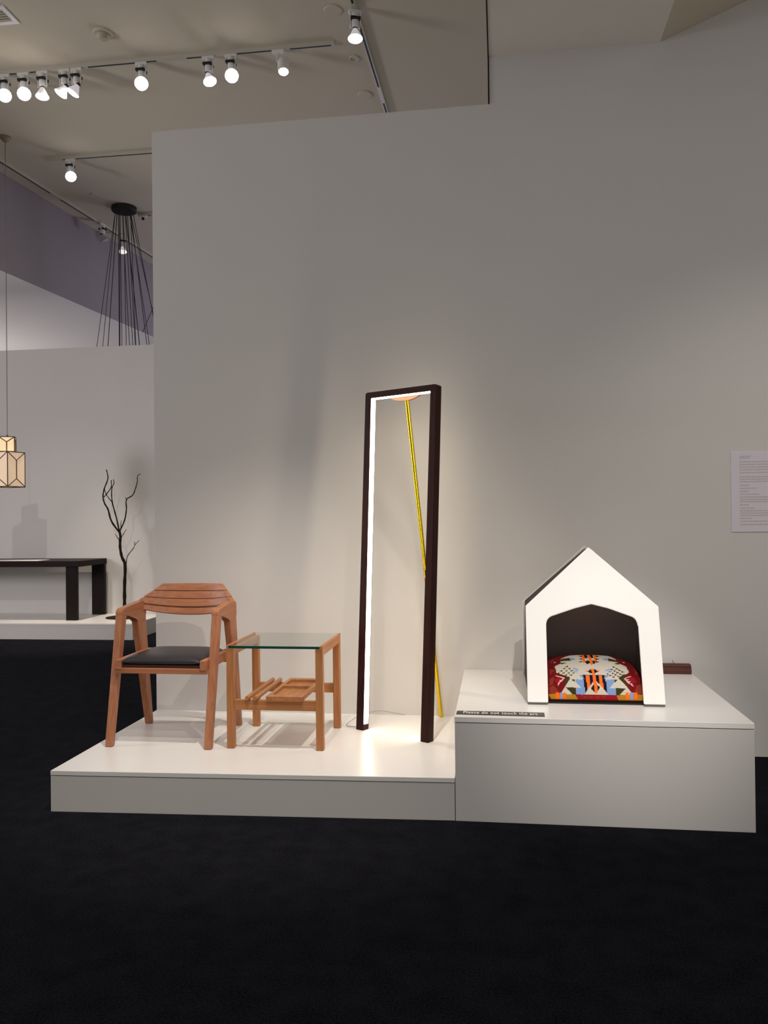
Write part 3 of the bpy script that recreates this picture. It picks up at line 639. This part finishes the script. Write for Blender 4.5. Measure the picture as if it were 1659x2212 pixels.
pa = tag(box('paper_sheet', -4.6, -3.38, 4.40, 4.66, 0.905, 0.911, m_paper, None), 'long pale paper sheet lying on the dark far table', 'paper')
tr = thing('tree_sculpture', 'bare dark iron tree on a round base beside the far table', 'sculpture', (-2.436, 4.705, 0.19))
O = tuple(tr.location)
bm = bmesh.new(); b_lathe(bm, [(0.214, 0), (0.216, 0.004), (0.212, 0.010), (0, 0.010)], (-2.436, 4.705, 0.19), (0, 0, 1), 40); from_bm('base_plate', bm, m_iron, tr, O)
TREE = [([(-2.429, 4.7, 0.186), (-2.424, 4.7, 0.349), (-2.422, 4.7, 0.571), (-2.413, 4.7, 0.831), (-2.455, 4.7, 0.942), (-2.476, 4.7, 1.066), (-2.471, 4.7, 1.19), (-2.483, 4.7, 1.264)], 0.021, 0.015) ,
([(-2.481, 4.7, 1.239), (-2.576, 4.683, 1.377), (-2.613, 4.667, 1.525), (-2.649, 4.65, 1.6), (-2.668, 4.65, 1.687), (-2.648, 4.65, 1.785), (-2.601, 4.65, 1.908), (-2.622, 4.65, 2.013)], 0.012, 0.006) ,
([(-2.68, 4.7, 1.676), (-2.599, 4.683, 1.761), (-2.567, 4.667, 1.809), (-2.559, 4.65, 1.883)], 0.006, 0.005) ,
([(-2.483, 4.7, 1.252), (-2.53, 4.71, 1.438), (-2.582, 4.72, 1.613), (-2.593, 4.73, 1.775), (-2.562, 4.73, 1.849), (-2.571, 4.73, 1.899)], 0.01, 0.004) ,
([(-2.572, 4.7, 1.61), (-2.644, 4.7, 1.7), (-2.673, 4.7, 1.772)], 0.006, 0.004) ,
([(-2.478, 4.7, 1.258), (-2.41, 4.69, 1.387), (-2.38, 4.68, 1.523), (-2.374, 4.67, 1.64), (-2.293, 4.67, 1.694), (-2.254, 4.67, 1.78), (-2.231, 4.67, 1.866), (-2.229, 4.67, 1.927), (-2.19, 4.67, 1.954)], 0.009, 0.004) ,
([(-2.389, 4.7, 1.634), (-2.394, 4.69, 1.674)], 0.004, 0.003) ,
([(-2.462, 4.7, 1.299), (-2.463, 4.7, 1.351), (-2.453, 4.7, 1.388)], 0.005, 0.003) ,
([(-2.465, 4.7, 1.167), (-2.416, 4.7, 1.239), (-2.392, 4.7, 1.278)], 0.005, 0.003) ,
([(-2.479, 4.7, 1.13), (-2.54, 4.7, 1.221)], 0.005, 0.003) ,
([(-2.4, 4.7, 0.837), (-2.385, 4.707, 0.942), (-2.306, 4.713, 1.046), (-2.293, 4.72, 1.083), (-2.234, 4.72, 1.14)], 0.006, 0.003) ,
([(-2.284, 4.7, 1.083), (-2.292, 4.707, 1.126)], 0.004, 0.003) ,
]
for i, (pts, ra, rb) in enumerate(TREE):
    if i == 0: pts[0] = (-2.429, 4.7, 0.198)
    P = smooth_pts(pts, 4); k = len(P)
    rr = [(ra+(rb-ra)*j/(k-1))*(1+0.12*math.sin(j*2.3+i)) for j in range(k)]
    bm = bmesh.new(); b_tube(bm, P, rr, 8); from_bm('trunk' if i == 0 else 'branch', bm, m_iron, tr, O, True)

# ------------------------------------------------------------------ lantern pendant
ln = thing('pendant_lantern', 'two tier glowing paper lantern hanging on a long cord at the left', 'lamp', (-3.222, 3.53, 5.65))
O = tuple(ln.location); LX, LY = -3.222, 3.53
bm = bmesh.new(); b_lathe(bm, [(0.062, 0), (0.060, -0.012), (0.034, -0.040), (0.016, -0.058), (0, -0.058)], (LX, LY, 5.65), (0, 0, 1), 28); from_bm('ceiling_canopy', bm, m_tan, ln, O, True)
bm = bmesh.new(); b_tube(bm, [(LX, LY, 5.60), (LX, LY, 2.335)], 0.004, 8); from_bm('cord', bm, m_cord, ln, O)
bm = bmesh.new(); b_tube(bm, [(LX, LY, 2.345), (LX, LY, 2.315)], 0.010, 10); from_bm('cord_grip', bm, m_bronze, ln, O)
camdir = math.atan2(-4.9557-LY, 2.1299-LX)
def tier(R4, ang0, z0, z1, shade_m):
    cs_ = [(LX+R4*math.cos(ang0+k*math.pi/2), LY+R4*math.sin(ang0+k*math.pi/2)) for k in range(4)]
    bm = bmesh.new(); b_hull(bm, [(x, y, z0+0.003) for x, y in cs_], [(x, y, z1-0.003) for x, y in cs_]); from_bm('shade', bm, shade_m, ln, O)
    bm = bmesh.new(); r = 0.0055
    for k in range(4):
        a, c = Vector((cs_[k][0], cs_[k][1], 0)), Vector((cs_[(k+1) % 4][0], cs_[(k+1) % 4][1], 0)); m_ = (a+c)/2
        out_ = (m_-Vector((LX, LY, 0))).normalized()*0.002
        up = lambda p, z: Vector((p.x, p.y, z))
        drop = (a-c).length*0.36
        b_tube(bm, [up(a, z0), up(a, z1)], r, 6)
        b_tube(bm, [up(a, z0), up(c, z0)], r, 6); b_tube(bm, [up(a, z1), up(c, z1)], r, 6)
        b_tube(bm, [up(m_+out_, z0+(drop if z1-z0 > 0.25 else 0)), up(m_+out_, z1-drop)], r, 6)
        b_tube(bm, [up(a, z1), up(m_+out_, z1-drop), up(c, z1)], r, 6)
        if z1-z0 > 0.25: b_tube(bm, [up(a, z0), up(m_+out_, z0+drop), up(c, z0)], r, 6)
    from_bm('lantern_frame', bm, m_bronze, ln, O)
tier(0.176, camdir, 1.770, 2.150, m_ivory)
tier(0.112, camdir+math.pi/4-0.10, 2.156, 2.318, m_ivory_hot)

# ------------------------------------------------------------------ cable cluster pendant
cc = thing('cluster_pendant', 'black round ceiling disc with a splayed bundle of dark hanging cables', 'lamp', (-2.85, 5.69, 5.65))
O = tuple(cc.location)
bm = bmesh.new(); b_lathe(bm, [(0.166, 0), (0.166, -0.055), (0.158, -0.063), (0, -0.063)], (-2.85, 5.69, 5.65), (0, 0, 1), 40); from_bm('ceiling_canopy', bm, m_black, cc, O)
random.seed(5)
TOPX = [-2.960, -2.955, -2.93, -2.92, -2.91, -2.88, -2.87, -2.84, -2.83, -2.80, -2.795, -2.77, -2.75, -2.74, -2.735, -2.73]
BOTX = [-3.235, -3.185, -3.178, -2.998, -2.962, -2.955, -2.883, -2.826, -2.803, -2.72, -2.712, -2.69, -2.570, -2.527, -2.43, -2.36]
for i, (xa, xb) in enumerate(zip(TOPX, BOTX)):
    dy = 0.10*math.sin(i*2.4); yb_ = 5.64+0.22*abs(math.sin(i*1.7))
    k = 3.55
    z_ = 5.59; pt = (xa, 5.66+dy*0.6, z_); t_ = (z_-2.7)/(z_-3.745)
    pb = (xa+(xb-xa)*t_, pt[1]+(yb_-pt[1])*t_, 2.7)
    bm = bmesh.new(); b_tube(bm, [pt, pb], 0.0058 if i in (1, 4, 10) else 0.0044, 6); from_bm('cable', bm, m_black, cc, O)
bm = bmesh.new(); b_tube(bm, [(-2.40, 5.62, 4.28), (-2.58, 5.64, 3.92)], 0.0044, 6); from_bm('cable', bm, m_black, cc, O)

# ------------------------------------------------------------------ ceiling fittings
ZC = 5.65
def rail(name, a, b_, label, gaps):
    """lighting track: white rail, dark slot pieces on its near lower edge between the adapters"""
    a, b_ = Vector(a), Vector(b_); d = (b_-a).normalized(); s = Vector((-d.y, d.x, 0)); L = (b_-a).length
    t = thing(name, label, 'light track', ((a+b_)/2).to_tuple(), 'lighting tracks on the ceiling'); O = tuple(t.location)
    def seg(bm, p, q, w0, w1, z0, z1):
        c = [a+d*p+s*w0, a+d*q+s*w0, a+d*q+s*w1, a+d*p+s*w1]
        b_hull(bm, [(v.x, v.y, z0) for v in c], [(v.x, v.y, z1) for v in c])
    bm = bmesh.new(); seg(bm, 0, L, -0.018, 0.018, ZC-0.035, ZC); from_bm('rail', bm, m_rail, t, O)
    for p, q in gaps:
        bm = bmesh.new(); seg(bm, p*L, q*L, -0.0085, 0.0085, ZC-0.0365, ZC-0.0345); from_bm('slot', bm, m_rail_slot, t, O)
    return t
def frac(a, b_, x): return (x-a[0])/(b_[0]-a[0])
A1, B1 = (-3.2, 2.285, ZC), (0.74, 2.285, ZC)
fx = lambda *xs: [frac(A1, B1, x) for x in xs]
g1 = fx(-2.42, -2.32, -2.18, -2.10, -1.70, -1.66, -1.60, -1.12, -1.03, -0.93, -0.64, -0.50, -0.16, 0.16, 0.33, 0.71)
rail('lighting_track', A1, B1, 'long white ceiling track nearest the camera carrying the row of nine spotlights', [(g1[i], g1[i+1]) for i in range(0, len(g1), 2)] + [(0.0, g1[0]-0.012)])
A2, B2 = (-3.067, 4.10, ZC), (-1.2, 4.10, ZC)
rail('lighting_track', A2, B2, 'white ceiling track farther back with one spotlight, left of the partition corner', [(0.20, 0.99), (0.115, 0.13)])
A3, B3 = (0.985, 0.6, ZC), (1.06, 5.0, ZC)
f3 = lambda y: (y-0.6)/4.4
rail('lighting_track', A3, B3, 'white ceiling track running away towards the partition on the right', [(0.0, f3(1.72)), (f3(1.80), f3(1.84)), (f3(1.92), f3(3.06)), (f3(3.38), 1.0)])
A4, B4 = (-3.70, 2.9, ZC), (-3.25, 8.4, ZC)
f4 = lambda y: (y-2.9)/5.5
rail('lighting_track', A4, B4, 'white ceiling track running beside the violet bulkhead on the left', [(0.0, f4(5.0)), (f4(5.22), f4(6.02)), (f4(6.25), f4(6.62)), (f4(6.72), 1.0)])
A5, B5 = (-2.76, 5.95, ZC), (-1.6, 5.90, ZC)
rail('lighting_track', A5, B5, 'short white ceiling track behind the black cable disc', [(0.12, 0.16), (0.2, 0.9)])

def fixture(mx, my, aim, label, lit=1, ring_tone=True, drop=0.178, style='par', yaw=0.0):
    z = ZC-0.035
    t = thing('track_spotlight', label, 'spotlight', (mx, my, z), 'track spotlights'); O = Vector(t.location)
    Rz = Matrix.Translation((mx, my, 0)) @ Matrix.Rotation(yaw, 4, 'Z') @ Matrix.Translation((-mx, -my, 0))
    def fin(bm, nm, m, sm=False):
        bmesh.ops.transform(bm, matrix=Rz, verts=bm.verts); return from_bm(nm, bm, m, t, O, sm)
    bm = bmesh.new(); b_box(bm, mx-0.055, mx+0.055, my-0.017, my+0.017, z-0.030, z, 0.003); fin(bm, 'adapter', m_fix)
    d = Vector(aim).normalized()
    if style == 'can':
        bm = bmesh.new(); b_tube(bm, [(mx-0.01, my, z-0.03), (mx-0.01, my, z-0.10), (mx+0.03, my, z-0.135)], 0.008, 8); fin(bm, 'arm', m_fix)
        p = Vector((mx+0.045, my, z-0.10))
        bm = bmesh.new(); b_lathe(bm, [(0.0, 0), (0.042, 0.0), (0.050, 0.02), (0.050, 0.125), (0.044, 0.128)], p, d, 24); o = from_bm('housing', bm, m_fix, t, O, True); o.data.set_sharp_from_angle(angle=0.6)
        bm = bmesh.new(); b_lathe(bm, [(0.043, 0.129), (0.0, 0.133)], p, d, 24); from_bm('lens', bm, m_lens, t, O)
        return t
    for sx in (-1, 1):
        bm = bmesh.new(); b_box(bm, mx+sx*0.040-0.003, mx+sx*0.040+0.003, my-0.012, my+0.012, z-0.150, z-0.028)
        fin(bm, 'yoke_arm', m_fix)
    bm = bmesh.new(); b_lathe(bm, [(0, 0), (0.030, 0), (0.032, -0.01), (0.032, -0.105), (0.026, -0.115), (0, -0.115)], (mx, my, z-0.030), (0, 0, 1), 20); o = fin(bm, 'lamp_holder', m_fix, True); o.data.set_sharp_from_angle(angle=0.6)
    bm = bmesh.new(); b_box(bm, mx-0.041, mx+0.041, my-0.042, my+0.042, z-0.090, z-0.068, 0.002); fin(bm, 'black_clamp', m_black)
    p = Vector((mx, my, z-drop))
    p -= d*0.030
    bm = bmesh.new(); b_lathe(bm, [(0.0, -0.005), (0.016, 0.0), (0.022, 0.02), (0.040, 0.055), (0.058, 0.088), (0.061, 0.095)], p, d, 28)
    rf = from_bm('reflector', bm, m_reflector if lit else m_reflector_off, t, O, True); rf.data.set_sharp_from_angle(angle=0.7)
    bm = bmesh.new(); b_lathe(bm, [(0.0595, 0.0955), (0.050, 0.103), (0.028, 0.109), (0.0, 0.111)], p, d, 28)
    from_bm('lens', bm, {1: m_lens, 2: m_lens_dim, 0: m_reflector_off}[lit], rf, O, True)
    bm = bmesh.new(); b_lathe(bm, [(0.0, -0.03), (0.018, -0.03), (0.020, 0.008), (0.017, 0.012)], p, d, 16); from_bm('socket', bm, m_black, t, O)
    return t
FX = [(-2.440, 2.285, (0.42, -0.62, -0.66), 'spotlight at the far left edge of the long front track'),
      (-2.246, 2.285, (0.45, -0.60, -0.66), 'second spotlight from the left on the long front track, aimed at the viewer'),
      (-2.055, 2.285, (0.02, -0.08, -1.0), 'third spotlight from the left on the long front track, pointing straight down'),
      (-1.835, 2.285, (-0.50, -0.15, -0.85), 'left one of the close spotlight pair on the front track'),
      (-1.715, 2.285, (-0.50, -0.15, -0.85), 'right one of the close spotlight pair on the front track'),
      (-1.078, 2.285, (0.30, -0.68, -0.66), 'lone spotlight mid way along the long front track'),
      (-0.435, 2.285, (0.30, -0.18, -0.93), 'spotlight tilted right beside the bright one on the front track'),
      (-0.220, 2.285, (0.32, -0.68, -0.66), 'bright round spotlight second from the right end of the front track')]
for mx, my, aim, lab in FX: fixture(mx, my, aim, lab)
fixture(0.222, 2.285, (0.10, -0.30, -0.95), 'small white cylinder spotlight at the right end of the front track', style='can')
fixture(1.006, 1.815, (0.03, -0.12, -0.99), 'spotlight hanging alone at the top of the picture on the receding track', yaw=0.35, drop=0.178)
fixture(-2.766, 4.10, (0.45, -0.60, -0.66), 'lone spotlight on the back track above the black cable disc')
fixture(-3.385, 6.14, (0.35, 0.2, -0.9), 'unlit pale spotlight beside the violet bulkhead left of the cables', lit=0, yaw=1.4, drop=0.178)
fixture(-3.335, 6.67, (0.1, -0.2, -0.97), 'dim clear spotlight seen between the black cables', lit=2, yaw=0.5, drop=0.178)
t = thing('track_adapter', 'small white track adapter with a black plug behind the cable disc', 'track fitting', (-2.69, 5.94, ZC-0.035)); O = tuple(t.location)
box('adapter', -2.745, -2.635, 5.92, 5.96, ZC-0.062, ZC-0.037, m_fix, t, O, 0.003)
bm = bmesh.new(); b_lathe(bm, [(0, 0), (0.018, 0), (0.018, -0.03), (0, -0.03)], (-2.69, 5.94, ZC-0.062), (0, 0, 1), 14); from_bm('plug', bm, m_black, t, O)

def disc(name, x, y, prof, label, cat, m=m_fix):
    bm = bmesh.new(); b_lathe(bm, prof, (x, y, ZC), (0, 0, -1), 32); o = from_bm(name, bm, m, None, (x, y, ZC), True); o.data.set_sharp_from_angle(angle=0.5)
    return tag(o, label, cat)
sd = thing('smoke_detector', 'round white smoke detector on the ceiling above the front track', 'detector', (-1.235, 1.85, ZC)); O = tuple(sd.location)
bm = bmesh.new(); b_lathe(bm, [(0.085, 0), (0.085, 0.014), (0.080, 0.018), (0, 0.018)], (-1.235, 1.85, ZC), (0, 0, -1), 32); from_bm('mounting_ring', bm, m_ceil, sd, O)
bm = bmesh.new(); b_lathe(bm, [(0.060, 0.018), (0.060, 0.030), (0.048, 0.036), (0.044, 0.052), (0.03, 0.060), (0, 0.060)], (-1.235, 1.85, ZC), (0, 0, -1), 32); from_bm('sensor_dome', bm, m_dome, sd, O, True)
disc('ceiling_cover', 0.815, 1.84, [(0.078, 0), (0.078, 0.006), (0.072, 0.010), (0, 0.010)], 'flat round white ceiling cover left of the topmost spotlight', 'ceiling cover', m_ceil)
disc('ceiling_cover', 0.861, 3.245, [(0.075, 0), (0.075, 0.008), (0.068, 0.012), (0, 0.012)], 'flat round white ceiling cover left of the receding track near the partition', 'ceiling cover', m_ceil)
disc('ceiling_cover', 0.868, 2.576, [(0.048, 0), (0.048, 0.012), (0.036, 0.012), (0.034, 0.004), (0, 0.004)], 'small recessed ring in the ceiling between the front and receding tracks', 'ceiling cover', m_ceil)
disc('ceiling_cover', -3.03, 5.21, [(0.040, 0), (0.040, 0.012), (0.030, 0.012), (0.028, 0.004), (0, 0.004)], 'tiny recessed ring in the ceiling left of the cable disc', 'ceiling cover', m_ceil)
vt = thing('air_vent', 'square white air vent with louvres at the top left of the ceiling', 'vent', (-1.98, 1.49, ZC)); O = tuple(vt.location)
bm = bmesh.new()
for a in ((-2.12, -1.86, 1.36, 1.40), (-2.12, -1.86, 1.56, 1.60), (-2.12, -2.08, 1.40, 1.56), (-1.90, -1.86, 1.40, 1.56)): b_box(bm, a[0], a[1], a[2], a[3], ZC-0.010, ZC)
from_bm('vent_frame', bm, m_fix, vt, O)
box('vent_back', -2.08, -1.90, 1.40, 1.56, ZC-0.002, ZC, m_dome, vt, O)
for k in range(5):
    y = 1.408+k*0.031; bm = bmesh.new(); b_hull(bm, [(-2.08, y, ZC-0.010), (-1.90, y, ZC-0.010), (-1.90, y+0.020, ZC-0.003), (-2.08, y+0.020, ZC-0.003)], [(-2.08, y, ZC-0.008), (-1.90, y, ZC-0.008), (-1.90, y+0.020, ZC-0.001), (-2.08, y+0.020, ZC-0.001)]); from_bm('slat', bm, m_dome, vt, O)
